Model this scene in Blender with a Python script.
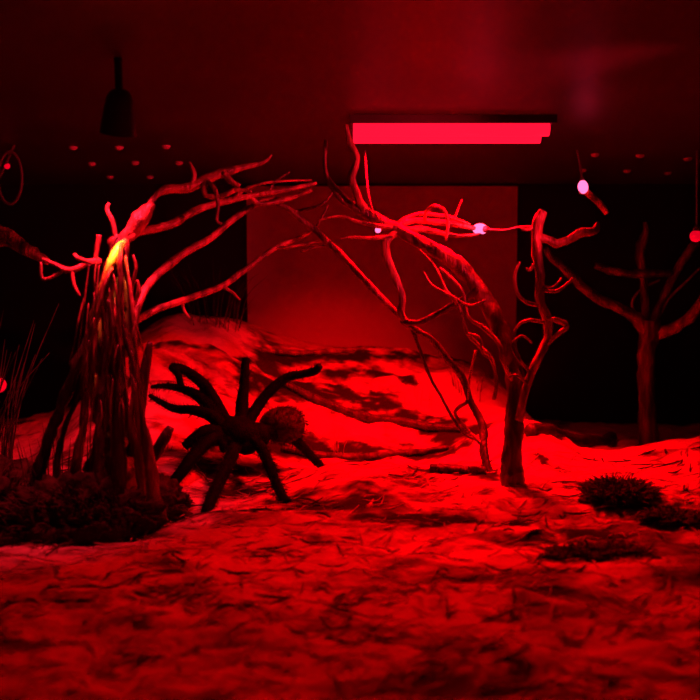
import bpy, bmesh, math, random
from mathutils import Vector, Matrix, noise

random.seed(11)
scene = bpy.context.scene
for o in list(bpy.data.objects): bpy.data.objects.remove(o, do_unlink=True)
C = scene.collection

# ------------------------------------------------------------------ camera
CAMZ, CAMY, F = 0.30, -1.20, 840.0
TILT = math.atan(50/F)
cam = bpy.data.objects.new('camera', bpy.data.cameras.new('camera'))
C.objects.link(cam)
cam.location = (0, CAMY, CAMZ)
cam.rotation_euler = (math.pi/2 - TILT, 0, 0)
cam.data.sensor_width = 36; cam.data.sensor_fit = 'HORIZONTAL'
cam.data.lens = 36*F/700
cam.data.clip_start = 0.01
cam.data.dof.use_dof = True
cam.data.dof.focus_distance = 1.12
cam.data.dof.aperture_fstop = 5.6
scene.camera = cam

# ------------------------------------------------------------------ world, exposure
w = bpy.data.worlds.new('dark_room'); scene.world = w; w.use_nodes = True
w.node_tree.nodes['Background'].inputs[0].default_value = (1.0, 0.05, 0.16, 1)
w.node_tree.nodes['Background'].inputs[1].default_value = 0.004
scene.view_settings.view_transform = 'Standard'
scene.view_settings.look = 'None'
scene.view_settings.exposure = 0.0
scene.view_settings.gamma = 1.0
scene.view_settings.use_curve_mapping = False

# a point of the place from the direction the camera sees it in and its depth
def P(px, py, Y):
    a, b = (px-350)/F, (350-py)/F
    st, ct = math.sin(TILT), math.cos(TILT)
    d = Vector((a, ct + b*st, -st + b*ct))
    k = (Y-CAMY)/d.y
    return Vector((0, CAMY, CAMZ)) + d*k
RED = (1.0, 0.0, 0.002)
HOT = (1.0, 0.012, 0.040)
def light(name, kind, loc, energy, color=RED, target=None, **kw):
    l = bpy.data.lights.new(name, kind); l.energy = energy; l.color = color
    for k, v in kw.items(): setattr(l, k, v)
    o = bpy.data.objects.new(name, l); C.objects.link(o); o.location = loc
    if target is not None:
        o.rotation_euler = (Vector(target)-Vector(loc)).to_track_quat('-Z', 'Y').to_euler()
    return o
LIDZ = CAMZ + 0.234
# the tube fixture under the lid
light('tube_lamp_light', 'AREA', (0.13, -0.06, LIDZ-0.032), 4.2, RED, (0.11, -0.06, 0), shape='RECTANGLE', size=0.25, size_y=0.09, spread=math.radians(95))
# added unseen spots in the tube housing, for the slope, hill and backdrop foot
light('added_back_fill', 'SPOT', (0.03, -0.02, LIDZ-0.035), 20, RED, (-0.03, 0.35, 0.08), spot_size=math.radians(66), spot_blend=1.0, shadow_soft_size=0.02)
light('added_hill_fill', 'SPOT', (-0.03, -0.03, LIDZ-0.035), 11, RED, (-0.32, 0.08, 0.13), spot_size=math.radians(58), spot_blend=0.7, shadow_soft_size=0.02)  # added unseen fill for the left hill
# spot over the stump
light('stump_spot_light', 'SPOT', (-0.225, -0.37, LIDZ-0.06), 10.0, HOT, (-0.30, -0.30, 0.3), spot_size=math.radians(84), spot_blend=0.8, shadow_soft_size=0.012)
# added narrow amber spot that yellows the highlight on the stump
light('added_amber_spot', 'SPOT', (-0.225, -0.37, LIDZ-0.06), 9.0, (1.0, .30, .02), P(113, 262, -.34), spot_size=math.radians(13), spot_blend=0.8, shadow_soft_size=0.004)
# added fill spot at the front of the lid for the upper branches
light('added_branch_fill', 'SPOT', (0.42, -0.50, LIDZ-0.05), 17.0, (1.0, .008, .03), (-0.06, -0.14, 0.42), spot_size=math.radians(50), spot_blend=0.7, shadow_soft_size=0.008)
# added unseen fill spot brightening the foreground litter
light('added_front_fill', 'SPOT', (0.14, -0.09, LIDZ-0.04), 18, RED, (0.12, -0.28, 0.05), spot_size=math.radians(115), spot_blend=0.6, shadow_soft_size=0.02)

# ------------------------------------------------------------------ helpers
def pxr(r, Y): return r*(Y-CAMY)/F

XS = [-.75,-.5,-.35,-.25,-.12,0,.12,.25,.35,.5,.75]
YS = [-.8,-.45,-.3,-.15,-.05,.05,.2,.35,.5]
Z = [
 [.06,.06,.06,.06,.06,.06,.06,.06,.06,.06,.06],
 [.06,.06,.062,.065,.067,.067,.067,.067,.067,.065,.06],
 [.055,.055,.055,.06,.068,.075,.075,.078,.082,.085,.085],
 [.05,.055,.06,.085,.062,.091,.090,.094,.086,.108,.11],
 [.05,.055,.11,.122,.075,.060,.060,.110,.082,.118,.12],
 [.05,.06,.15,.159,.102,.077,.077,.117,.075,.06,.06],
 [.05,.09,.215,.222,.158,.133,.117,.120,.060,.05,.05],
 [.05,.10,.255,.262,.208,.195,.190,.160,.065,.05,.05],
 [.05,.10,.24,.255,.215,.195,.190,.155,.065,.05,.05]]
def cr(a, b, c, d, t):
    return .5*((2*b)+(-a+c)*t+(2*a-5*b+4*c-d)*t*t+(-a+3*b-3*c+d)*t**3)
def seg(A, v):
    v = min(max(v, A[0]), A[-1]-1e-6)
    for i in range(len(A)-1):
        if v < A[i+1]: return i, (v-A[i])/(A[i+1]-A[i])
    return len(A)-2, 1.0
def ground_smooth(x, y):
    i, t = seg(XS, x); j, s = seg(YS, y)
    def g(q, p): return Z[min(max(q, 0), len(YS)-1)][min(max(p, 0), len(XS)-1)]
    return cr(*[cr(g(j+k, i-1), g(j+k, i), g(j+k, i+1), g(j+k, i+2), t) for k in (-1, 0, 1, 2)], s)
def ground(x, y):
    z = ground_smooth(x, y)
    v = Vector((x, y, 0))
    z += .007*noise.noise(v*Vector((9, 17, 1)) if False else Vector((x*9, y*19, 0)))
    z += .005*noise.noise(Vector((x*24+5, y*45, 2)))
    z += .0022*noise.noise(Vector((x*70, y*110, 4)))
    # banked layers across the slope: little overhanging steps
    if y > -.02:
        q = y*7.2 + .5*noise.noise(Vector((x*2.2, y*2, 7))) - x*.9
        f = q-math.floor(q)
        z += .016*(min(f/.82, (1-f)/.18) - .5) * min(1, (y+.02)/.06)
    return z
def on_ground(px, py):
    """first hit of the camera's ray with the ground"""
    Y = -.85
    while Y < .5:
        p = P(px, py, Y)
        if p.z <= ground(p.x, p.y): return p
        Y += .004
    return P(px, py, .5)

def set_props(o, label=None, cat=None, group=None, kind=None):
    if label: o['label'] = label
    if cat: o['category'] = cat
    if group: o['group'] = group
    if kind: o['kind'] = kind
    return o
def empty(name, loc, label, cat, group=None):
    o = bpy.data.objects.new(name, None); C.objects.link(o)
    o.location = loc; o.empty_display_size = .02
    return set_props(o, label, cat, group)
def build(name, bm, mat, parent=None, smooth=True):
    me = bpy.data.meshes.new(name); bm.to_mesh(me); bm.free()
    for p in me.polygons: p.use_smooth = smooth
    me.materials.append(mat)
    o = bpy.data.objects.new(name, me); C.objects.link(o)
    if parent:
        o.parent = parent
        w_ = Vector((0, 0, 0)); q = parent
        while q: w_ += q.location; q = q.parent
        me.transform(Matrix.Translation(-w_))
    return o

def tube(bm, pts, rad, seg_n=10, sub=5, knob=.12, sd=0.0, flat=1.0, cap=True):
    """bark-like tube along a smooth curve; pts are vectors, rad radii"""
    n = len(pts); path = []
    if n == 2: path = [(pts[0].lerp(pts[1], k/sub), rad[0]+(rad[1]-rad[0])*k/sub) for k in range(sub+1)]
    else:
        for i in range(n-1):
            a, b, c, d = pts[max(i-1, 0)], pts[i], pts[i+1], pts[min(i+2, n-1)]
            for k in range(sub + (1 if i == n-2 else 0)):
                t = k/sub
                path.append((cr(a, b, c, d, t), rad[i]+(rad[i+1]-rad[i])*t))
    rings = []; up = None
    for i, (p, r) in enumerate(path):
        t = (path[min(i+1, len(path)-1)][0]-path[max(i-1, 0)][0])
        t = t.normalized() if t.length > 1e-9 else Vector((0, 0, 1))
        if up is None:
            up = t.orthogonal().normalized()
        up = (up - t*up.dot(t))
        up = up.normalized() if up.length > 1e-6 else t.orthogonal().normalized()
        s = t.cross(up)
        ring = []
        for k in range(seg_n):
            a = 2*math.pi*k/seg_n
            dirv = up*math.cos(a)*flat + s*math.sin(a)
            rr = r*(1 + knob*1.6*noise.noise(p*55 + dirv*1.3 + Vector((sd, sd, 0))) + knob*noise.noise(p*160+dirv*2))
            ring.append(bm.verts.new(p + dirv*rr))
        rings.append(ring)
    for a, b in zip(rings, rings[1:]):
        for k in range(seg_n):
            bm.faces.new((a[k], a[(k+1) % seg_n], b[(k+1) % seg_n], b[k]))
    if cap:
        bm.faces.new(rings[0][::-1]); bm.faces.new(rings[-1])
    return path

def limb(name, spec, mat, parent=None, knob=.14, seg_n=10, sub=5, sd=0, flat=1.0):
    """spec: (px,py,Y,r_px) list"""
    bm = bmesh.new()
    tube(bm, [P(a, b, y) for a, b, y, r in spec], [pxr(r, y) for a, b, y, r in spec], seg_n, sub, knob, sd, flat)
    return build(name, bm, mat, parent)

def box(bm, x0, x1, y0, y1, z0, z1):
    vs = [bm.verts.new(v) for v in ((x0,y0,z0),(x1,y0,z0),(x1,y1,z0),(x0,y1,z0),(x0,y0,z1),(x1,y0,z1),(x1,y1,z1),(x0,y1,z1))]
    for f in ((0,3,2,1),(4,5,6,7),(0,1,5,4),(1,2,6,5),(2,3,7,6),(3,0,4,7)): bm.faces.new([vs[i] for i in f])

# ------------------------------------------------------------------ materials
def mat(name, c1, c2, scale=20, rough=.8, bump=.4, stretch=(1,1,1), spec=.3, metal=0, emit=None, bump_dist=.002, lo=.35, hi=.65):
    m = bpy.data.materials.new(name); m.use_nodes = True
    nt = m.node_tree; N = nt.nodes; L = nt.links; b = N['Principled BSDF']
    tc = N.new('ShaderNodeTexCoord'); mp = N.new('ShaderNodeMapping'); mp.inputs['Scale'].default_value = stretch
    no = N.new('ShaderNodeTexNoise'); no.inputs['Scale'].default_value = scale; no.inputs['Detail'].default_value = 6
    rp = N.new('ShaderNodeValToRGB'); rp.color_ramp.elements[0].color = (*c1, 1); rp.color_ramp.elements[1].color = (*c2, 1)
    rp.color_ramp.elements[0].position = lo; rp.color_ramp.elements[1].position = hi
    L.new(tc.outputs['Object'], mp.inputs[0]); L.new(mp.outputs[0], no.inputs['Vector'])
    L.new(no.outputs[0], rp.inputs[0]); L.new(rp.outputs[0], b.inputs['Base Color'])
    b.inputs['Roughness'].default_value = rough; b.inputs['Metallic'].default_value = metal
    b.inputs['Specular IOR Level'].default_value = spec
    if bump:
        bp = N.new('ShaderNodeBump'); bp.inputs['Strength'].default_value = bump; bp.inputs['Distance'].default_value = bump_dist
        n2 = N.new('ShaderNodeTexNoise'); n2.inputs['Scale'].default_value = scale*4; n2.inputs['Detail'].default_value = 5
        L.new(mp.outputs[0], n2.inputs['Vector']); L.new(n2.outputs[0], bp.inputs['Height']); L.new(bp.outputs[0], b.inputs['Normal'])
    if emit:
        b.inputs['Emission Color'].default_value = (*emit[0], 1); b.inputs['Emission Strength'].default_value = emit[1]
    return m
M = {}
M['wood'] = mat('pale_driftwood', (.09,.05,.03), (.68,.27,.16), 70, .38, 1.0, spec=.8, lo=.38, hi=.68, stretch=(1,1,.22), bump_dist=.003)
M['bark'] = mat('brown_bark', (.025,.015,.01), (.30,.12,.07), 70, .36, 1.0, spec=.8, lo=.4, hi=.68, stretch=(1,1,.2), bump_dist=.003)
M['darkwood'] = mat('dark_wood', (.008,.006,.005), (.07,.045,.03), 70, .45, 1.0, spec=.5, stretch=(1,1,.2), bump_dist=.003)
M['highlight_wood'] = mat('yellow_highlight_wood', (.85,.75,.10), (.98,.95,.16), 60, .35, .5, spec=.6)  # yellow stands for the overexposed highlight on the stump
M['fur'] = mat('black_brown_chitin', (.0015,.001,.001), (.005,.003,.003), 90, .8, .6, spec=.04)
M['abdomen'] = mat('hairy_brown', (.01,.005,.004), (.07,.035,.025), 120, .8, .8, spec=.2)
M['bristle'] = mat('dark_bristle', (.003,.002,.002), (.014,.008,.006), 120, .8, 0, spec=.05)
M['moss'] = mat('dark_moss', (.006,.005,.004), (.05,.035,.02), 60, .9, .8, spec=.15)
M['straw'] = mat('coconut_fibre', (.22,.14,.08), (.66,.5,.34), 60, .7, .2)
M['drygrass'] = mat('dry_grass', (.07,.05,.03), (.3,.22,.14), 60, .6, .1)
M['darkfibre'] = mat('dark_fibre', (.012,.009,.006), (.07,.045,.03), 60, .6, .1)
M['backdrop'] = mat('matt_backdrop', (.40,.33,.29), (.46,.38,.33), 4, .85, .1)
M['black'] = mat('black_panel', (.008,.006,.007), (.012,.009,.010), 4, .35, .0, spec=.3)
M['lid'] = mat('dark_lid_plastic', (.035,.022,.03), (.055,.035,.045), 6, .45, .1, spec=.35)
M['ventpale'] = mat('pale_vent_dome', (.45,.42,.42), (.6,.58,.58), 30, .4, .1, metal=0)  # pale colour gives the glow of the lid's vent holes
M['wire'] = mat('wire_sheath', (.1,.08,.08), (.14,.12,.12), 30, .4, 0, spec=.5)
M['blackmetal'] = mat('black_enamel', (.02,.02,.02), (.03,.03,.03), 30, .4, 0)
M['tube'] = mat('red_tube_glow', (.5,.02,.03), (.5,.02,.03), 4, .4, 0, emit=((1,.005,.03), 1.6))
M['bulb'] = mat('red_bulb_glow', (.5,.02,.03), (.5,.02,.03), 4, .4, 0, emit=((1,.12,.32), 2.6))
M['dimglow'] = mat('dim_red_glow', (.5,.02,.03), (.5,.02,.03), 4, .4, 0, emit=((1,.0,.02), .7))  # glow for reflections and blurred spots, built as bulbs

def soil():
    m = bpy.data.materials.new('sandy_substrate'); m.use_nodes = True
    nt = m.node_tree; N = nt.nodes; L = nt.links; b = N['Principled BSDF']
    tc = N.new('ShaderNodeTexCoord'); mp = N.new('ShaderNodeMapping'); mp.inputs['Scale'].default_value = (1, 1.7, 1)
    mp.inputs['Rotation'].default_value = (0, 0, .25)
    L.new(tc.outputs['Object'], mp.inputs[0])
    n1 = N.new('ShaderNodeTexNoise'); n1.inputs['Scale'].default_value = 9; n1.inputs['Detail'].default_value = 9; n1.inputs['Roughness'].default_value = .62; n1.inputs['Distortion'].default_value = .8
    r1 = N.new('ShaderNodeValToRGB'); e = r1.color_ramp.elements
    e[0].position = .33; e[0].color = (.035, .022, .015, 1); e[1].position = .50; e[1].color = (.62, .47, .33, 1)
    x = e.new(.41); x.color = (.26, .18, .12, 1)
    L.new(mp.outputs[0], n1.inputs[0]); L.new(n1.outputs[0], r1.inputs[0])
    at = N.new('ShaderNodeAttribute'); at.attribute_name = 'peat_shade'  # dark soil patches plus shade stripes painted into the colour
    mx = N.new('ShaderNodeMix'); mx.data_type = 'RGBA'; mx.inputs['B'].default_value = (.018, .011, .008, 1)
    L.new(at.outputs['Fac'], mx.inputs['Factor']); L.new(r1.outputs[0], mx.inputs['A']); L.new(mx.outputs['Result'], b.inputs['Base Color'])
    n2 = N.new('ShaderNodeTexNoise'); n2.inputs['Scale'].default_value = 110; n2.inputs['Detail'].default_value = 5
    L.new(mp.outputs[0], n2.inputs[0])
    bp = N.new('ShaderNodeBump'); bp.inputs['Strength'].default_value = .7; bp.inputs['Distance'].default_value = .004
    L.new(n2.outputs[0], bp.inputs['Height']); L.new(bp.outputs[0], b.inputs['Normal'])
    b.inputs['Roughness'].default_value = .9; b.inputs['Specular IOR Level'].default_value = .15
    return m
M['soil'] = soil()
def glass():
    m = bpy.data.materials.new('clear_glass'); m.use_nodes = True
    nt = m.node_tree; N = nt.nodes; L = nt.links
    t = N.new('ShaderNodeBsdfTransparent'); g = N.new('ShaderNodeBsdfGlossy'); g.inputs['Roughness'].default_value = .02
    f = N.new('ShaderNodeFresnel'); f.inputs[0].default_value = 1.45
    mx = N.new('ShaderNodeMixShader'); L.new(f.outputs[0], mx.inputs[0]); L.new(t.outputs[0], mx.inputs[1]); L.new(g.outputs[0], mx.inputs[2])
    L.new(mx.outputs[0], N['Material Output'].inputs[0])
    return m
M['glass'] = glass()

# ------------------------------------------------------------------ the tank (setting)
XW, YF, YB = .76, -.80, .50
bm = bmesh.new(); nx, ny = 300, 300
g = [[bm.verts.new((-XW+2*XW*i/nx, YF+(YB-YF)*j/ny, ground(-XW+2*XW*i/nx, YF+(YB-YF)*j/ny))) for i in range(nx+1)] for j in range(ny+1)]
for j in range(ny):
    for i in range(nx): bm.faces.new((g[j][i], g[j][i+1], g[j+1][i+1], g[j+1][i]))
# skirt and underside give the bed of soil its thickness
edge = [g[0][i] for i in range(nx+1)] + [g[j][nx] for j in range(1, ny+1)] + [g[ny][i] for i in range(nx-1, -1, -1)] + [g[j][0] for j in range(ny-1, 0, -1)]
low = [bm.verts.new((v.co.x, v.co.y, 0)) for v in edge]
for k in range(len(edge)):
    k2 = (k+1) % len(edge); bm.faces.new((edge[k2], edge[k], low[k], low[k2]))
bm.faces.new(low[::-1])
PATCH = [(618,498,.045,.05),(600,535,.06,.03),(668,515,.05,.03),(350,505,.075,.04),(410,520,.06,.03),(300,498,.03,.02),(235,495,.045,.045),(215,470,.04,.05),(530,540,.035,.02),(100,515,.13,.05),(10,505,.08,.05),(460,520,.03,.02),(560,470,.012,.02),(545,460,.012,.02)]  # dark soil patches; those under the tarantula hold its shade
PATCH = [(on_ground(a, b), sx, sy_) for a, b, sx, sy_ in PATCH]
SHADE_BAND = [([(250,378),(285,388),(330,393),(380,402),(430,422),(465,440)],.034),([(262,448),(330,452),(400,450),(455,448)],.020),([(262,353),(340,356),(420,358),(480,362)],.018),([(330,372),(370,374),(410,380)],.014),([(420,470),(490,476)],.014),([(160,345),(205,350),(250,362)],.008)]  # shadow stripes of the slope, painted into the soil colour
SHADE_BAND = [([on_ground(*q) for q in l], w_) for l, w_ in SHADE_BAND]
def peat_shade(x, y):
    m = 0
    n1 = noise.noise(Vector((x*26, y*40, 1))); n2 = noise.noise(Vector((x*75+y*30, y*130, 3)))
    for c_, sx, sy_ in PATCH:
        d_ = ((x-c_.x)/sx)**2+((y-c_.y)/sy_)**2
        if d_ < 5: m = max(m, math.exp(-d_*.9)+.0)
    for l, w_ in SHADE_BAND:
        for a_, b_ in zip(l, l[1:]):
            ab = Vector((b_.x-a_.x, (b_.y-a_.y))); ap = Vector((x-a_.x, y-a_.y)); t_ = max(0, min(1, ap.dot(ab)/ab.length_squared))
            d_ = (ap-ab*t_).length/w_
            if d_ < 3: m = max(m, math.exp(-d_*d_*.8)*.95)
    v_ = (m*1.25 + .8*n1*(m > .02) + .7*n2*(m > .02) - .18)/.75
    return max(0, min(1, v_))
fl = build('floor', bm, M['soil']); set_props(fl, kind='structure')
at = fl.data.attributes.new('peat_shade', 'FLOAT', 'POINT')
at.data.foreach_set('value', [peat_shade(v.co.x, v.co.y) for v in fl.data.vertices])

def slab(name, *b, m='black'):
    bm = bmesh.new(); box(bm, *b); return set_props(build(name, bm, M[m], smooth=False), kind='structure')
seamL = P(247, 250, YB).x; seamR = P(517, 250, YB).x
slab('wall_back', -XW, XW, YB+.012, YB+.03, 0, LIDZ+.01)
slab('wall_left', -XW-.02, -XW, YF, YB+.03, 0, LIDZ+.01)
slab('wall_right', XW, XW+.02, YF, YB+.03, 0, LIDZ+.01)
slab('window_1', -XW, XW, YF-.008, YF-.001, 0, LIDZ, m='glass')
lid = slab('ceiling', -XW, XW, YF, YB+.012, LIDZ, LIDZ+.015, m='lid')
bm = bmesh.new(); box(bm, seamL, seamR, YB, YB+.010, .0, LIDZ-.006)
bd = build('backdrop_panel', bm, M['backdrop'], smooth=False)
set_props(bd, 'plain matt backdrop panel at the rear, red at its foot and dark above', 'panel')

# pale domes standing in for glowing vent holes in the lid, staggered rows
def vent_dome(px, py, k):
    Y = CAMY + .234*F/(300-py)*1.0
    p = P(px, py, Y); p.z = LIDZ
    bm = bmesh.new()
    bmesh.ops.create_uvsphere(bm, u_segments=12, v_segments=8, radius=.0072)
    for v in bm.verts: v.co.z *= .75
    bmesh.ops.translate(bm, verts=bm.verts, vec=p)
    o = build('vent_dome', bm, M['ventpale'], lid); return o
for px, py in ((73,149),(119,149),(166,148),(92,165),(135,164),(179,164),(110,178),(150,178),
               (595,156),(640,157),(688,160),(583,171),(627,172),(668,174),(612,186),(652,187)):
    vent_dome(px, py, 1)

# ------------------------------------------------------------------ lamps, and glints built as bulbs
t = empty('tube_lamp', (.13, -.065, LIDZ), 'long red tube lamp fixed under the dark lid', 'lamp')
bm = bmesh.new()
HZ = LIDZ-.010
box(bm, 0, .262, -.122, -.118, HZ, LIDZ); box(bm, 0, .262, -.031, -.027, HZ, LIDZ)
box(bm, 0, .004, -.118, -.031, HZ, LIDZ); box(bm, .258, .262, -.118, -.031, HZ, LIDZ)
box(bm, .004, .258, -.118, -.031, LIDZ-.003, LIDZ-.0005)
build('housing', bm, M['lid'], t, False)
for yy in (-.095, -.045):
    bm = bmesh.new(); tube(bm, [Vector((.004, yy, LIDZ-.013)), Vector((.258, yy, LIDZ-.013))], [.009, .009], 14, 6, 0)
    build('glowing_tube', bm, M['tube'], t)

def spot_fixture(loc, target, label):
    t = empty('spot_lamp', (loc[0], loc[1], LIDZ), label, 'lamp', None)
    L0 = Vector(loc); d = (Vector(target)-L0).normalized()
    bm = bmesh.new(); tube(bm, [Vector((L0.x, L0.y, LIDZ)), L0-d*.012], [.004, .004], 8, 2, 0); build('stem', bm, M['blackmetal'], t)
    bm = bmesh.new(); s = tube(bm, [L0-d*.03, L0-d*.022, L0-d*.004, L0+d*.012], [.006, .013, .016, .018], 18, 3, 0, cap=False)
    build('shade', bm, M['blackmetal'], t)
spot_fixture((.42, -.50, LIDZ-.05), (-.06, -.14, .42), 'added black fill spot at the front right edge of the lid')  # fixture for the added fill spot on the branches
spot_fixture((-.225, -.37, LIDZ-.06), (-.27, -.27, .2), 'small black spot lamp on the lid above the stump')

def led(px, py, Y, tail, label, m='bulb', r=5.5, stretch=1.0, energy=.05):  # one seen bulb; the rest are glints and reflections built as bulbs
    c = P(px, py, Y); rr = pxr(r, Y)
    t = empty('led_or_glint', c, label, 'light')
    bm = bmesh.new(); bmesh.ops.create_uvsphere(bm, u_segments=20, v_segments=12, radius=rr)
    q = (P(*tail[0])-c).normalized() if tail else Vector((0, 0, 1))
    for v in bm.verts:
        v.co += q*v.co.dot(q)*(stretch-1)
        v.co -= q*0
    bmesh.ops.translate(bm, verts=bm.verts, vec=c)
    build('bulb', bm, M[m], t)
    if tail:
        bm = bmesh.new(); tube(bm, [c+q*rr*stretch*.75, c+q*(rr*stretch*.75+.008)], [rr*.62, rr*.4], 12, 2, 0); build('socket', bm, M['wire'], t)
        bm = bmesh.new(); tube(bm, [c+q*(rr*stretch*.75+.006)]+[P(*a) for a in tail], [.0016]*(len(tail)+1), 8, 6, 0); build('wire', bm, M['wire'], t)
    if energy:
        light('led_light', 'POINT', c+Vector((0, -rr*2.2, rr*.5)), energy, HOT, shadow_soft_size=rr)
led(480, 229, -.06, [(505,230,-.10),(520,227,-.17),(537,227,-.22)], 'brightest pink bulb hanging between the two driftwood trunks', r=5.5, stretch=1.7, energy=.10)
led(378, 230, -.04, [(374,215,-.02),(368,190,0),(365,150,0)], 'tiny pink glint built as a bulb in the fork of the arching driftwood', r=3, energy=.04)  # pink glint, built as a lit bulb
led(583, 187, .0, [(580,165,.02),(577,150,.02)], 'overexposed tip of the twisted twig built as a hanging pink bulb', r=5, stretch=1.5, energy=.03)  # overexposed twig tip, built as a glowing bulb
led(-2, 385, .1, [(-6,360,.1),(-8,250,.1),(-6,150,.1)], 'dim red reflection built as a bulb at the left end of the tank', m='dimglow', r=8, energy=.0)  # round red reflection, built as a glowing bulb
led(696, 236, .0, [(697,220,.0),(697,150,.0)], 'dim red glow built as a bulb hanging at the right end of the tank', m='dimglow', r=6, energy=.0)  # blurred red glow, built as a hanging bulb
led(7, 166, .1, [(8,150,.1)], 'small dim red reflection built as a bulb inside the wire loop', m='dimglow', r=3, energy=.0)  # lamp reflection, built as a small glowing bulb

bm = bmesh.new(); pts = []
for k in range(26):
    a = math.radians(-200 + k*15); pts.append(P(10+12*math.cos(a), 178+26*math.sin(a), .08+.001*k))
tube(bm, pts, [.0022]*len(pts), 8, 2, 0)
tube(bm, [pts[-1], P(14, 145, .09), P(16, 132, .09)], [.0022]*3, 8, 4, 0)
set_props(build('wire_loop', bm, M['wire']), 'oval loop of wire hanging from the lid at far left', 'wire')

# ------------------------------------------------------------------ stump on the left
def child(name, spec, m, parent, **k): return limb(name, spec, M[m], parent, **k)
sy = -.30
st = empty('driftwood_stump', on_ground(110, 528), 'tall split driftwood stump with broken top, lit brightest of all the wood', 'driftwood')
child('trunk', [(122,537,sy+.01,26),(116,500,sy,23),(112,450,sy,19),(110,400,sy,16),(108,350,sy,12),(108,300,sy,9.5),(113,265,sy,8),(118,243,sy,8),(121,236,sy,6)], 'bark', st, seg_n=28, knob=.45, sub=6, sd=1)
roots = [
 [(120,238,sy-.02,3),(112,262,sy-.035,4.5),(102,290,sy-.04,4),(92,325,sy-.035,4.5),(78,365,sy-.03,5),(60,410,sy-.02,5),(42,460,sy-.01,6),(28,515,sy,8)],
 [(118,246,sy-.025,3),(112,280,sy-.04,3.5),(96,320,sy-.045,3),(86,350,sy-.045,3),(84,420,sy-.05,4),(74,470,sy-.05,5),(66,530,sy-.05,7)],
 [(121,245,sy-.025,3),(118,290,sy-.04,3.5),(119,330,sy-.045,3.5),(122,370,sy-.05,4),(118,430,sy-.055,6),(120,530,sy-.06,9)],
 [(124,240,sy-.01,4),(127,300,sy-.03,3.5),(131,345,sy-.03,4),(138,400,sy-.03,5),(146,450,sy-.03,7),(160,528,sy-.03,9)],
 [(110,262,sy-.03,3),(104,300,sy-.045,3),(106,345,sy-.05,3),(102,400,sy-.055,4),(98,455,sy-.06,5),(96,535,sy-.07,7)],
 [(122,250,sy-.02,3),(122,320,sy-.04,3),(134,370,sy-.045,2.5),(132,420,sy-.05,3),(140,470,sy-.05,4),(142,535,sy-.05,5)],
 [(96,330,sy-.03,3),(84,380,sy-.02,2.5),(64,430,sy-.02,2.5),(56,470,sy-.02,3),(58,528,sy-.02,4)],
 [(70,395,sy-.02,2.5),(50,425,sy-.01,2),(44,470,sy-.01,2.2),(36,500,sy,3)],
]
for i, r in enumerate(roots): child('root', r, 'darkwood' if i in (0,2,4,6) else 'bark', st, seg_n=12, knob=.45, sd=i*3, sub=6)
h = child('highlight_strip', [(126,240,sy-.028,2.5),(119,248,sy-.036,4.6),(111,262,sy-.047,4.2),(105,276,sy-.052,2.6),(99,294,sy-.053,1)], 'highlight_wood', st, knob=.08)  # broken wood streak, its yellow highlight painted in
h['label'] = 'strip of wood at the broken top with its yellow highlight in the colour'
for k in range(44):      # loose bark slivers, paler wood near the top for its brighter light
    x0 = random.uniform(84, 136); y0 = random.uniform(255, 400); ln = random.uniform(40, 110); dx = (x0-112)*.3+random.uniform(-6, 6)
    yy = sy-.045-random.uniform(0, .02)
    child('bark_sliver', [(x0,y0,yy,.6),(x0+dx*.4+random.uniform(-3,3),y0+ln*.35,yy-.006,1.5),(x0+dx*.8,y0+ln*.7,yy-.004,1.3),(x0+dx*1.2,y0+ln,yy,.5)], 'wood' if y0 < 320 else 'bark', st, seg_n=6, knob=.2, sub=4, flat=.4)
for sp in ([(121,243,sy-.04,2.5),(120,262,sy-.052,3.6),(121,290,sy-.056,3),(119,315,sy-.056,3),(122,345,sy-.056,1)],
           [(112,268,sy-.05,2),(104,285,sy-.056,3.4),(99,310,sy-.056,3.4),(94,335,sy-.054,3),(90,362,sy-.052,1)],
           [(125,256,sy-.03,2),(130,285,sy-.04,2.4),(133,312,sy-.045,3),(135,345,sy-.045,2.6),(133,385,sy-.045,1)],
           [(108,300,sy-.056,1.5),(112,322,sy-.06,3.4),(110,345,sy-.06,3.4),(106,368,sy-.058,1)]):
    child('bark_strip', sp, 'wood', st, seg_n=10, knob=.35, flat=.6)
# stubs and twigs of the stump
child('stub', [(112,250,sy,4),(128,235,sy,7),(140,220,sy,8.5),(148,209,sy,6),(153,203,sy,3)], 'wood', st, seg_n=14, knob=.2)
child('twig', [(116,236,sy,2.5),(113,222,sy,2.4),(107,210,sy,2),(109,203,sy,1.6)], 'wood', st, knob=.25)
child('twig', [(95,268,sy,3),(97,250,sy,2.6),(99,235,sy,2.4)], 'wood', st, knob=.25)
tw = child('branch', [(100,262,sy,3.5),(88,262,sy-.01,3),(70,270,sy-.02,3.2),(55,264,sy-.02,2.2),(42,259,sy-.02,1.6)], 'wood', st, knob=.25)
child('twig', [(65,269,sy-.02,2),(52,277,sy-.02,1.6),(42,278,sy-.02,1.4),(41,262,sy-.02,1.2)], 'wood', tw, knob=.25)
child('twig', [(90,262,sy-.01,2),(78,258,sy-.02,2),(74,254,sy-.02,1.6)], 'wood', tw, knob=.25)
child('twig', [(72,270,sy-.02,1.8),(74,285,sy-.02,1.4),(80,296,sy-.02,1.2)], 'wood', tw, knob=.25)
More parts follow.
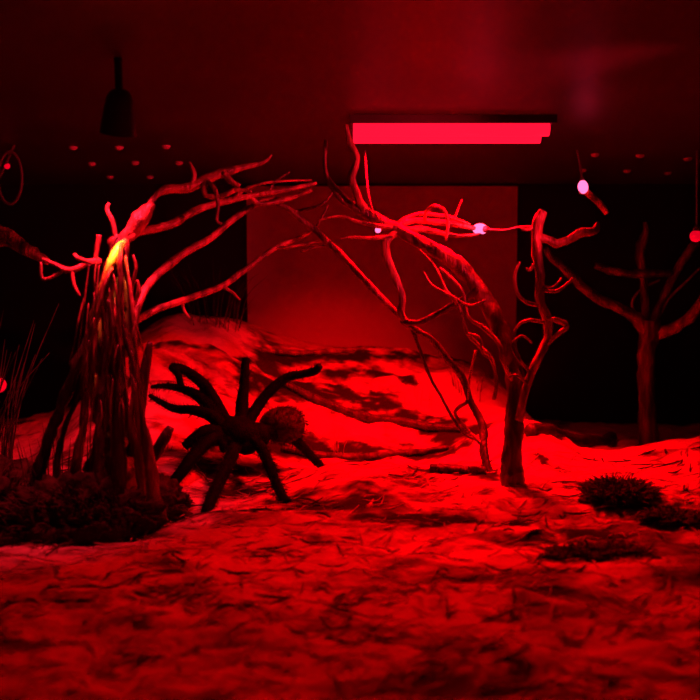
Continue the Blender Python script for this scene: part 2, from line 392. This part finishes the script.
# four branches sweeping right
a = child('branch', [(148,207,sy,3),(156,196,sy+.01,3),(166,190,sy+.02,4.5),(190,187,sy+.03,5),(212,177,sy+.04,5),(240,168,sy+.05,3.6),(262,163,sy+.06,2),(272,155,sy+.06,.8)], 'wood', st, knob=.2)
child('twig', [(191,184,sy+.03,2.6),(194,175,sy+.03,2.6),(189,162,sy+.03,1.6)], 'wood', a, knob=.3)
child('twig', [(206,180,sy+.035,3),(205,195,sy+.02,2.4),(222,196,sy+.02,2.6),(236,190,sy+.02,2.4),(252,192,sy+.02,1)], 'wood', a, knob=.3)
child('twig', [(206,180,sy+.035,2),(215,190,sy+.02,2),(218,205,sy+.02,2.2),(217,220,sy+.02,1.6),(222,224,sy+.02,1)], 'wood', a, knob=.3)
child('twig', [(224,173,sy+.04,3),(232,182,sy+.04,3),(240,186,sy+.04,1.6)], 'wood', a, knob=.3)
b = child('branch', [(124,236,sy,3.5),(148,230,sy+.01,3.6),(172,224,sy+.03,4),(192,212,sy+.05,3.6),(215,204,sy+.07,3),(250,196,sy+.09,3),(285,190,sy+.1,2.6),(316,183,sy+.12,1.6)], 'wood', st, knob=.2)
child('twig', [(250,196,sy+.09,2.4),(262,204,sy+.1,2.4),(290,198,sy+.12,2.2),(312,190,sy+.12,1.4)], 'wood', b, knob=.3)
child('twig', [(268,193,sy+.1,1.6),(275,182,sy+.1,1.2),(290,172,sy+.1,.8)], 'wood', b, knob=.3)
child('twig', [(232,200,sy+.08,2),(248,188,sy+.08,1.6),(272,182,sy+.08,1.2),(312,180,sy+.1,.8)], 'wood', b, knob=.3)
c = child('branch', [(140,420,sy-.01,4),(135,370,sy-.01,4),(134,330,sy-.01,4),(140,300,sy,4),(155,277,sy+.03,4),(180,256,sy+.06,4),(210,238,sy+.09,3.6),(240,214,sy+.12,3),(262,202,sy+.14,2.6),(282,198,sy+.15,2)], 'wood', st, knob=.18)
d = child('branch', [(136,322,sy,3),(155,310,sy+.03,3.4),(190,298,sy+.08,3.4),(222,286,sy+.12,3.2),(250,266,sy+.15,3),(275,248,sy+.18,2.4),(298,238,sy+.2,2),(315,228,sy+.2,1.4),(328,205,sy+.2,1)], 'wood', st, knob=.2)
child('twig', [(182,301,sy+.07,2),(184,310,sy+.07,1.6),(190,318,sy+.07,1)], 'wood', d, knob=.3)
child('twig', [(222,286,sy+.12,1.8),(232,292,sy+.12,1.4),(240,300,sy+.12,.8)], 'wood', d, knob=.3)
child('twig', [(275,248,sy+.18,1.4),(295,246,sy+.18,1.2),(325,240,sy+.18,.8)], 'wood', d, knob=.3)
child('twig', [(132,310,sy-.02,2),(139,292,sy-.02,2.2),(137,280,sy-.02,1.4)], 'wood', st, knob=.3)
child('twig', [(128,300,sy-.02,2),(136,270,sy-.03,1.6),(133,255,sy-.03,1)], 'wood', st, knob=.3)

# dark blades / sticks beside the stump
o = limb('leaning_stick', [(150,342,-.3,2.6),(146,365,-.3,5),(141,400,-.3,5.5),(134,440,-.3,5),(124,490,-.29,5.5),(122,530,-.28,5)], M['darkwood'], knob=.1)
set_props(o, 'tall dark pointed stick standing upright against the stump', 'stick')
o = limb('leaning_stick', [(171,427,-.28,3.5),(166,436,-.28,5.5),(156,452,-.27,6),(145,470,-.27,6),(136,500,-.26,6),(134,525,-.26,6)], M['darkwood'], knob=.1)
set_props(o, 'short thick dark stick leaning between the stump and the tarantula', 'stick')

# ------------------------------------------------------------------ centre tree
b0 = on_ground(512, 484); ty = b0.y
tr = empty('driftwood_tree', b0, 'bare driftwood tree arching left from the middle of the ground', 'driftwood')
trunk = child('trunk', [(513,500,ty,15),(512,486,ty,12.5),(512,460,ty,10.5),(514,420,ty+.005,9.5),(516,390,ty+.01,9),(513,362,ty+.015,9),(502,335,ty+.02,8.5),(488,305,ty+.03,8),(472,280,ty+.04,7.5),(452,260,ty+.05,8),(425,245,ty+.06,6.5),(398,230,ty+.07,6),(370,215,ty+.07,5.5),(345,200,ty+.07,4.5),(330,182,ty+.07,3),(325,165,ty+.07,2),(326,140,ty+.07,1.8)], 'bark', tr, seg_n=20, knob=.17, sub=7)
child('branch', [(366,212,ty+.07,4),(358,198,ty+.06,4),(352,178,ty+.05,3.6),(357,160,ty+.05,3.2),(350,143,ty+.05,3.2),(346,125,ty+.05,2.4)], 'wood', tr, knob=.25)
e = child('branch', [(397,231,ty+.07,3.6),(386,242,ty+.06,4),(387,258,ty+.06,4),(396,280,ty+.06,4),(402,298,ty+.06,4),(401,312,ty+.06,4),(406,322,ty+.06,3.4)], 'wood', tr, knob=.2)
f = child('branch', [(404,322,ty+.06,3),(420,322,ty+.05,3),(440,312,ty+.05,3),(462,300,ty+.04,3.4),(480,290,ty+.03,4)], 'darkwood', tr, knob=.2)
g_ = child('branch', [(402,320,ty+.06,3.4),(416,330,ty+.07,3.2),(432,340,ty+.08,3),(450,362,ty+.09,3.4),(463,378,ty+.1,3.4),(470,400,ty+.1,3.6),(482,425,ty+.09,4),(484,450,ty+.07,4.5),(491,478,ty+.05,5),(494,490,ty+.04,5)], 'darkwood', tr, knob=.25)
child('twig', [(412,328,ty+.07,2),(428,372,ty+.09,1.6),(440,395,ty+.1,1.4),(462,432,ty+.1,1.2),(478,440,ty+.09,1)], 'darkwood', g_, knob=.25)
child('twig', [(470,400,ty+.1,2),(455,412,ty+.1,1.6),(468,430,ty+.09,1.8),(484,446,ty+.07,2)], 'bark', g_, knob=.25)
# flat lit band above the trunk, a lamp reflection built as an arm
h2 = child('branch', [(395,228,ty+.09,3),(410,221,ty+.11,3.4),(435,222,ty+.13,3.2),(458,225,ty+.15,3),(484,230,ty+.18,1)], 'wood', tr, knob=.25)
child('twig', [(400,229,ty+.09,2.4),(420,229,ty+.11,2.8),(440,233,ty+.13,2.6),(462,236,ty+.15,1.6),(486,233,ty+.17,.8)], 'wood', h2, knob=.3)
child('twig', [(398,222,ty+.1,1.6),(420,214,ty+.12,2),(448,217,ty+.14,1.8),(470,224,ty+.16,.8)], 'wood', h2, knob=.3)
child('twig', [(425,221,ty+.12,1.6),(426,212,ty+.1,1.6),(434,206,ty+.09,1.6),(444,210,ty+.09,1.6),(448,222,ty+.09,1.6),(446,240,ty+.08,1.4)], 'wood', h2, knob=.2)
child('twig', [(452,226,ty+.15,1.2),(457,212,ty+.15,1),(462,200,ty+.15,.7)], 'wood', h2, knob=.2)
child('twig', [(398,228,ty+.07,2.4),(380,226,ty+.06,2.4),(360,222,ty+.06,1.8),(340,216,ty+.06,1.3),(318,220,ty+.06,1)], 'wood', tr, knob=.25)
child('twig', [(392,236,ty+.06,2),(372,238,ty+.05,1.8),(352,237,ty+.05,1.4),(340,239,ty+.05,.8)], 'wood', tr, knob=.25)
# thin shoots between arm and trunk
child('twig', [(494,400,ty+.03,1.6),(496,380,ty+.03,2),(491,358,ty+.03,2),(478,345,ty+.03,1.8),(466,330,ty+.03,1.8),(458,305,ty+.03,1.6),(446,290,ty+.03,1.4),(436,268,ty+.04,1.2),(420,250,ty+.05,1)], 'wood', tr, knob=.25)
child('twig', [(512,380,ty,2),(502,360,ty-.01,2),(500,345,ty-.01,2),(484,328,ty,2),(468,316,ty+.01,1.8),(462,290,ty+.02,1.6),(440,268,ty+.03,1.4)], 'wood', tr, knob=.25)
child('twig', [(486,300,ty+.01,1.4),(470,305,ty+.01,1.2),(452,296,ty+.01,1.2),(432,285,ty+.02,1.2),(424,272,ty+.02,.8)], 'wood', tr, knob=.25)
child('twig', [(476,350,ty+.05,1.2),(470,375,ty+.05,1.2),(468,400,ty+.05,.9)], 'wood', tr, knob=.25)
child('twig', [(466,333,ty+.03,1.4),(480,338,ty+.02,1.2),(482,352,ty+.02,1.2),(492,360,ty+.02,1)], 'wood', tr, knob=.25)
# the upright secondary trunk on the right
s = child('branch', [(519,420,ty-.01,4.5),(524,395,ty-.015,3.6),(532,370,ty-.02,4),(543,350,ty-.02,4),(549,333,ty-.02,4),(546,315,ty-.02,4.4),(540,300,ty-.02,4.4),(540,275,ty-.02,4.6),(537,255,ty-.02,4.8),(537,235,ty-.02,5),(539,220,ty-.02,5.2),(543,211,ty-.02,4.2)], 'wood', tr, knob=.2, seg_n=12)
child('twig', [(538,238,ty-.02,4),(548,240,ty-.02,4),(557,244,ty-.02,4.4),(568,240,ty-.02,4),(580,233,ty-.02,4.4),(594,231,ty-.02,4.2),(598,222,ty-.02,1.5)], 'wood', s, knob=.25)
child('twig', [(538,305,ty-.02,2),(526,302,ty-.03,1.8),(517,292,ty-.03,1.6),(515,275,ty-.03,1.4),(520,262,ty-.03,.8)], 'wood', s, knob=.2)
child('twig', [(541,290,ty-.02,1.8),(556,291,ty-.03,1.6),(568,283,ty-.03,1.6),(573,278,ty-.03,1)], 'wood', s, knob=.2)
child('twig', [(541,285,ty-.02,1.4),(553,287,ty-.03,1.2),(562,278,ty-.03,1)], 'wood', s, knob=.2)
child('twig', [(545,318,ty-.02,2.6),(556,320,ty-.03,2.4),(567,326,ty-.03,2.6),(557,335,ty-.03,2),(546,346,ty-.02,2)], 'wood', s, knob=.3)
child('twig', [(544,322,ty-.02,1.8),(530,320,ty-.03,1.6),(520,324,ty-.03,1.6),(514,332,ty-.03,1)], 'wood', s, knob=.2)
child('twig', [(530,372,ty-.02,1.8),(518,358,ty-.03,1.4),(512,345,ty-.03,1.4),(522,336,ty-.03,1.2),(532,343,ty-.03,1)], 'wood', s, knob=.2)
child('twig', [(534,264,ty-.02,1.8),(530,270,ty-.02,1.6),(526,268,ty-.02,1)], 'wood', s, knob=.2)
child('twig', [(528,384,ty-.02,1.6),(516,375,ty-.03,1.2),(508,378,ty-.02,1)], 'wood', s, knob=.2)
child('twig', [(533,228,ty-.02,1.8),(527,230,ty-.02,1.3),(520,228,ty-.02,.8)], 'wood', s, knob=.2)

# long arching branch between the stump and the tree
o = limb('arching_branch', [(262,200,-.12,1.6),(285,207,-.12,2.8),(305,222,-.12,3.2),(335,248,-.125,3.4),(360,275,-.13,3.4),(382,298,-.135,3.2),(402,318,-.14,3)], M['bark'], knob=.2)
set_props(o, 'long thin brown branch bridging from the stump to the arching tree', 'branch')
child('twig', [(292,212,-.12,1.6),(318,206,-.12,1.4),(330,196,-.12,1),(334,186,-.12,.6)], 'bark', o, knob=.2)
child('twig', [(300,252,-.12,1.2),(322,246,-.12,1.2),(342,250,-.12,1)], 'bark', o, knob=.2)
o = limb('twisted_twig', [(607,214,.02,2.5),(603,208,.02,3),(594,198,.01,3.2),(586,192,.0,3),(579,192,.0,2)], M['wood'], knob=.25)
set_props(o, 'short broken twig hanging beside its pink lit tip under the lid', 'twig')

o = limb('broken_branch', [(-30,222,-.12,8),(-8,232,-.12,9),(12,240,-.13,8),(30,252,-.14,6),(48,262,-.15,3)], M['wood'], knob=.3)
set_props(o, 'thick pale broken branch coming in at the far left edge', 'branch')
# ------------------------------------------------------------------ right forked tree
ry = .20; rb = P(649, 448, ry); rb.z = ground(rb.x, rb.y)
rt = empty('forked_branch', rb, 'dim forked dead tree standing in the dark right corner', 'driftwood')
child('trunk', [(650,455,ry,15),(649,440,ry,11),(647,415,ry,8.5),(646,380,ry,8.5),(647,350,ry,9),(650,330,ry,10),(650,320,ry,9)], 'bark', rt, seg_n=16, knob=.2)
child('branch', [(648,335,ry,7),(636,318,ry,6),(620,308,ry-.01,5),(600,300,ry-.02,5),(582,286,ry-.03,4.8),(568,272,ry-.04,4.5),(552,258,ry-.04,3.8),(545,248,ry-.04,2.6)], 'bark', rt, knob=.2)
child('branch', [(650,335,ry,6.5),(665,332,ry-.01,6),(680,325,ry-.02,5.6),(694,313,ry-.03,5.2),(704,298,ry-.04,5),(712,280,ry-.04,4.5)], 'wood', rt, knob=.2)
hb = child('branch', [(652,325,ry+.01,4),(662,300,ry+.02,3.8),(676,272,ry+.02,4),(690,250,ry+.02,4),(700,238,ry+.02,5.5),(704,228,ry+.02,4)], 'bark', rt, knob=.2)
child('twig', [(672,274,ry+.02,3.6),(655,273,ry+.01,4),(635,274,ry,4),(612,271,ry,4),(600,267,ry,4),(595,266,ry,3)], 'bark', hb, knob=.2)
child('twig', [(646,326,ry+.01,4),(645,300,ry+.01,3.6),(642,270,ry+.01,4),(640,248,ry+.01,4.4),(646,232,ry+.01,3.4),(645,222,ry+.01,1.6)], 'bark', rt, knob=.3)
child('twig', [(656,322,ry+.02,1.6),(668,300,ry+.02,1.4),(688,280,ry+.02,1.2),(700,268,ry+.02,1)], 'wood', rt, knob=.2)
child('twig', [(643,322,ry+.02,1.6),(632,306,ry+.02,1.4),(640,290,ry+.02,1.2),(660,280,ry+.02,1)], 'wood', rt, knob=.2)

# logs lying on the ground; those on the slope stand in for shadow stripes
def log(name, a, b_, r, m, label, extra=.0, bend=0):
    pa, pb = on_ground(*a), on_ground(*b_)
    n = 7; pts = []
    for k in range(n):
        p = pa.lerp(pb, k/(n-1)); p.y += bend*math.sin(math.pi*k/(n-1)); p.z = ground(p.x, p.y) + r*.55 + extra; pts.append(p)
    for k in range(1, n-1): pts[k].z = .5*pts[k].z + .25*(pts[k-1].z+pts[k+1].z)
    bm = bmesh.new(); tube(bm, pts, [r*.8]+[r]*(n-2)+[r*.7], 16, 6, .2, sd=a[0])
    o = build(name, bm, M[m]); set_props(o, label, 'log'); return o
log('fallen_log', (530,437), (612,441), .012, 'darkwood', 'dim log lying in the dark behind the right mound')
log('fallen_log', (282,385), (462,432), .007, 'darkwood', 'long dark crooked log standing in for the shadow stripe slanting across the sandy slope', bend=.01)
log('fallen_log', (282,452), (448,450), .005, 'darkwood', 'thin straight dark log standing in for the shadow line at the foot of the slope')
log('fallen_log', (430,472), (486,474), .007, 'darkwood', 'short dark log standing in for burrow shadow left of the arching tree root')
log('fallen_log', (262,352), (470,360), .005, 'bark', 'straight log standing in for the dark ledge line along the top of the slope under the backdrop')

# ------------------------------------------------------------------ moss clumps and tufts
def tuft(name, c, n, hgt, spread, m, label, cat, lean=0.3, rr=.0011, group=None):
    t = empty(name, c, label, cat, group)
    bm = bmesh.new()
    for k in range(n):
        a = random.uniform(0, 2*math.pi); q = math.sqrt(random.random())*spread
        x, y = c.x+math.cos(a)*q, c.y+math.sin(a)*q
        z = ground(x, y)-.003; hh = hgt*random.uniform(.5, 1); l = Vector((math.cos(a), math.sin(a), 0))*hh*lean*random.uniform(.3, 1.6)
        l += Vector((random.uniform(-.3,.3), random.uniform(-.3,.3), 0))*hh*lean
        p0 = Vector((x, y, z))
        tube(bm, [p0, p0+l*.3+Vector((0,0,hh*.5)), p0+l+Vector((0,0,hh*random.uniform(.75, 1)))], [rr, rr*.8, rr*.2], 4, 4, 0)
    build('blades', bm, M[m], t)['kind'] = 'stuff'
    return t
def clump(c, r, hgt, label, n=350):
    t = empty('moss_clump', c, label, 'moss')
    bm = bmesh.new(); bmesh.ops.create_icosphere(bm, subdivisions=5, radius=1)
    for v in bm.verts:
        f_ = 1+.45*noise.noise(v.co*2.0+c*9)+.35*noise.noise(v.co*5+c*9)+.14*noise.noise(v.co*14)
        v.co = Vector((v.co.x*r[0]*f_, v.co.y*r[1]*f_, v.co.z*hgt*f_))
    bmesh.ops.translate(bm, verts=bm.verts, vec=c+Vector((0,0,hgt*.1)))
    cu = build('cushion', bm, M['moss'], t)
    bm = bmesh.new()
    for k in range(n):
        a = random.uniform(0, 2*math.pi); q = math.sqrt(random.random())
        p0 = Vector((c.x+math.cos(a)*q*r[0], c.y+math.sin(a)*q*r[1], c.z+hgt*(math.sqrt(max(0, 1-q*q))*.85+.05)))
        d_ = Vector((math.cos(a)*q+random.uniform(-.5,.5), math.sin(a)*q+random.uniform(-.5,.5), random.uniform(.3, 1))).normalized()*random.uniform(.004, .013)*(1.8 if n == 600 else 2.0 if n > 350 and r[0] > .04 else 1)
        tube(bm, [p0, p0+d_*.6, p0+d_+Vector((random.uniform(-.004,.004), 0, -.003))], [.0009, .0007, .0002], 4, 3, 0)
    build('fibres', bm, M['darkfibre'], t)['kind'] = 'stuff'
    return t
clump(Vector((-.272, -.365, .058)), (.078, .028), .052, 'wide black moss mound around the foot of the stump', 700)
clump(Vector((-.42, -.30, .055)), (.085, .05), .07, 'black moss mound in the lower left corner beside the stump', 400)
clump(on_ground(157, 515), (.035, .03), .03, 'small dark moss cushion right of the stump base', 250)
clump(on_ground(618, 500), (.034, .024), .014, 'dark spiky moss clump on the right mound', 600)
clump(on_ground(600, 556), (.045, .02), .007, 'dark moss patch nearest the glass at right', 200)
clump(on_ground(675, 520), (.03, .02), .007, 'dark moss patch at the right edge of the mound', 160)

tuft('grass_tuft', Vector((-.46, -.18, .06)), 60, .26, .05, 'darkfibre', 'tall dim grass standing in for red reflected streaks at the far left behind the stump', 'grass', .25, .0012)  # streaky red reflection, built as grass blades
tuft('grass_tuft', P(215, 318, .33), 36, .13, .05, 'darkfibre', 'dim dry grass on top of the left sandy hill', 'grass', .4, .0009)
tuft('grass_tuft', on_ground(62, 520), 70, .13, .05, 'darkfibre', 'thin upright grass blades in front of the stump', 'grass', .15, .0009)
tuft('grass_tuft', on_ground(338, 452), 7, .05, .012, 'straw', 'few pale stalks standing on the slope right of the tarantula', 'grass', .2, .0008)
tuft('grass_tuft', on_ground(470, 392), 12, .05, .03, 'drygrass', 'sparse stalks left of the arching tree trunk', 'grass', .2, .0008)
tuft('grass_tuft', on_ground(415, 400), 7, .04, .03, 'drygrass', 'sparse short stalks in the middle of the slope', 'grass', .2, .0008)

# litter of fibres over the ground
bm = bmesh.new()
for k in range(1700):
    if k % 3: px_, py_ = random.uniform(230, 720), random.uniform(455, 640)
    else: px_, py_ = random.uniform(-20, 720), random.uniform(500, 700)
    p = on_ground(px_, py_) if k < 0 else None
    Y = random.uniform(-.74, -.08); x = random.uniform(-.48, .5)*(Y+1.25)/.9
    a = random.gauss(.35, .7); ln = random.uniform(.008, .038)
    dx, dy = math.cos(a)*ln, math.sin(a)*ln
    pts = []
    for q in (-.5, 0, .5):
        X, YY = x+dx*q, Y+dy*q
        pts.append(Vector((X+random.uniform(-.002,.002), YY, ground(X, YY)+random.uniform(.0002, .004))))
    tube(bm, pts, [.0003, .0009, .0003], 4, 3, 0)
set_props(build('fibre_litter', bm, M['straw']), 'pale coconut fibre scattered over the front of the ground', 'litter', kind='stuff')
bm = bmesh.new()
for k in range(480):
    Y = random.uniform(-.74, -.08); x = random.uniform(-.48, .5)*(Y+1.25)/.9
    if noise.noise(Vector((x*7, Y*9, 3))) < .0: continue
    a = random.gauss(.35, .7); ln = random.uniform(.01, .04)
    dx, dy = math.cos(a)*ln, math.sin(a)*ln; pts = []
    for q in (-.5, 0, .5):
        X, YY = x+dx*q, Y+dy*q
        pts.append(Vector((X, YY+random.uniform(-.003,.003), ground(X, YY)+random.uniform(.0005, .005))))
    tube(bm, pts, [.0006, .0014, .0004], 4, 3, 0)
set_props(build('leaf_litter', bm, M['darkfibre']), 'dark decayed stalks scattered over the front of the ground', 'litter', kind='stuff')

# ------------------------------------------------------------------ tarantula
def G(px, py, lift=0.0):
    p = on_ground(px, py); return p
bodyp = on_ground(238, 462); bodyp = P(238, 432, -.10)
BY = bodyp.y
def Yg(px, py): return on_ground(px, py).y
def r_(v): return pxr(v, BY)
bm = bmesh.new()
def blob(px, py, Y, rx, ry_, rz, rot=0):
    b2 = bmesh.new(); bmesh.ops.create_uvsphere(b2, u_segments=28, v_segments=18, radius=1)
    for v in b2.verts:
        v.co = Vector((v.co.x*r_(rx), v.co.y*r_(ry_), v.co.z*r_(rz)))
    bmesh.ops.rotate(b2, verts=b2.verts, cent=(0,0,0), matrix=Matrix.Rotation(rot, 3, 'Y'))
    bmesh.ops.translate(b2, verts=b2.verts, vec=P(px, py, Y))
    me = bpy.data.meshes.new('tmp'); b2.to_mesh(me); b2.free(); bm.from_mesh(me); bpy.data.meshes.remove(me)
blob(237, 434, BY, 24, 19, 18, .1)           # carapace
blob(230, 440, BY-.015, 9, 9, 8)             # head end
blob(224, 446, BY-.022, 5, 6, 7); blob(233, 449, BY-.022, 5, 6, 7)   # chelicerae
blob(256, 436, BY+.005, 15, 12, 14)
blob(218, 434, BY-.005, 13, 12, 12)
blob(246, 446, BY-.01, 12, 10, 9)          # waist
fr = Yg(172, 388)
legs = [   # (px,py,Y,r)
 [(229,424,BY+.0,5),(219,409,BY+.01,6),(206,387,BY+.015,5.5),(188,372,BY+.01,4.6),(173,367,BY,4.2),(178,374,BY-.005,3.2),(181,386,BY-.005,3)],
 [(226,426,BY,5),(213,411,BY+.005,6),(198,396,BY+.01,5.2),(182,389,BY+.02,3.8),(166,386,BY+.03,2.8),(151,387,BY+.04,1.8)],
 [(224,428,BY-.005,5),(209,415,BY-.01,5.6),(192,410,BY-.012,4.8),(176,409,BY-.0,3.8),(162,403,BY+.01,3),(149,395,BY+.02,1.8)],
 [(240,424,BY+.005,5),(242,405,BY+.02,6),(244,385,BY+.03,4.8),(245,370,BY+.035,4),(246,358,BY+.04,4)],
 [(246,426,BY+.005,5),(256,409,BY+.02,5.4),(269,392,BY+.03,5),(286,378,BY+.035,4.4),(303,374,BY+.03,3.8),(315,371,BY+.025,4),(320,365,BY+.02,3)],
 [(250,432,BY,5.5),(270,432,BY+.01,7),(287,434,BY+.025,6),(300,444,BY+.04,4.8),(312,457,BY+.06,4),(322,467,-.035,3.4)],
 [(250,438,BY-.005,5.5),(262,449,BY-.03,5.6),(270,467,BY-.07,5),(277,485,BY-.11,4.6),(284,499,-.25,4.4),(288,504,-.262,5)],
 [(236,442,BY-.01,6),(231,457,BY-.04,6.4),(221,478,BY-.09,6),(213,495,BY-.14,5.8),(207,509,-.27,5.4),(204,514,-.28,4)],
 [(226,436,BY-.01,6),(210,440,BY-.03,6.6),(196,453,BY-.05,6.2),(183,470,BY-.075,5.8),(172,483,-.185,5.2),(168,486,-.185,4)],
 [(222,434,BY-.01,5),(207,430,BY-.03,5.6),(194,438,BY-.04,5),(184,447,BY-.045,4)],
]
for L_ in legs:
    tube(bm, [P(a_, b_, c_) for a_, b_, c_, d_ in L_], [pxr(d_, c_)*1.08 for a_, b_, c_, d_ in L_], 12, 6, .05)
tar = build('tarantula', bm, M['fur'])
org = bodyp.copy(); tar.data.transform(Matrix.Translation(-org)); tar.location = org
rm = tar.modifiers.new('remesh', 'REMESH'); rm.mode = 'VOXEL'; rm.voxel_size = .0013; rm.use_smooth_shade = True
sm = tar.modifiers.new('smooth', 'SMOOTH'); sm.iterations = 5
set_props(tar, 'large dark hairy tarantula with spread legs on the slope beside the stump', 'tarantula')
bm = bmesh.new(); bmesh.ops.create_uvsphere(bm, u_segments=32, v_segments=22, radius=1)
for v in bm.verts:
    v.co = Vector((v.co.x*r_(24)*(1-.08*v.co.x), v.co.y*r_(20), v.co.z*r_(19)))
bmesh.ops.translate(bm, verts=bm.verts, vec=P(284, 425, BY+.03))
build('abdomen', bm, M['abdomen'], tar)
bm = bmesh.new()
for L_ in legs:
    for i in range(len(L_)-1):
        A, B = P(*L_[i][:3]), P(*L_[i+1][:3]); ra = pxr(L_[i][3], L_[i][2])
        for k in range(int((B-A).length*3200)):
            t_ = random.random(); c0 = A.lerp(B, t_); ax = (B-A).normalized(); o1 = ax.orthogonal().normalized(); o2 = ax.cross(o1)
            an = random.uniform(0, 6.283); dv = o1*math.cos(an)+o2*math.sin(an)
            p0 = c0+dv*ra*.8; p1 = c0+dv*(ra+random.uniform(.002, .0055))+ax*.003
            tube(bm, [p0, p1], [.00035, .0001], 3, 1, 0)
for k in range(1100):
    v = Vector((random.gauss(0,1), random.gauss(0,1), random.gauss(0,1))).normalized()
    e_ = Vector((v.x*r_(24), v.y*r_(20), v.z*r_(19))); c0 = P(284, 425, BY+.03)
    tube(bm, [c0+e_*.97, c0+e_+(v+Vector((.5,0,0))).normalized()*random.uniform(.002,.006)], [.0003, .0001], 3, 1, 0)
for k in range(700):
    v = Vector((random.gauss(0,1), random.gauss(0,1), random.gauss(0,1))).normalized()
    e_ = Vector((v.x*r_(22), v.y*r_(18), v.z*r_(16))); c0 = P(237, 433, BY)
    tube(bm, [c0+e_*.95, c0+e_+v*random.uniform(.001,.005)], [.0003, .0001], 3, 1, 0)
build('bristles', bm, M['bristle'], tar)['kind'] = 'stuff'
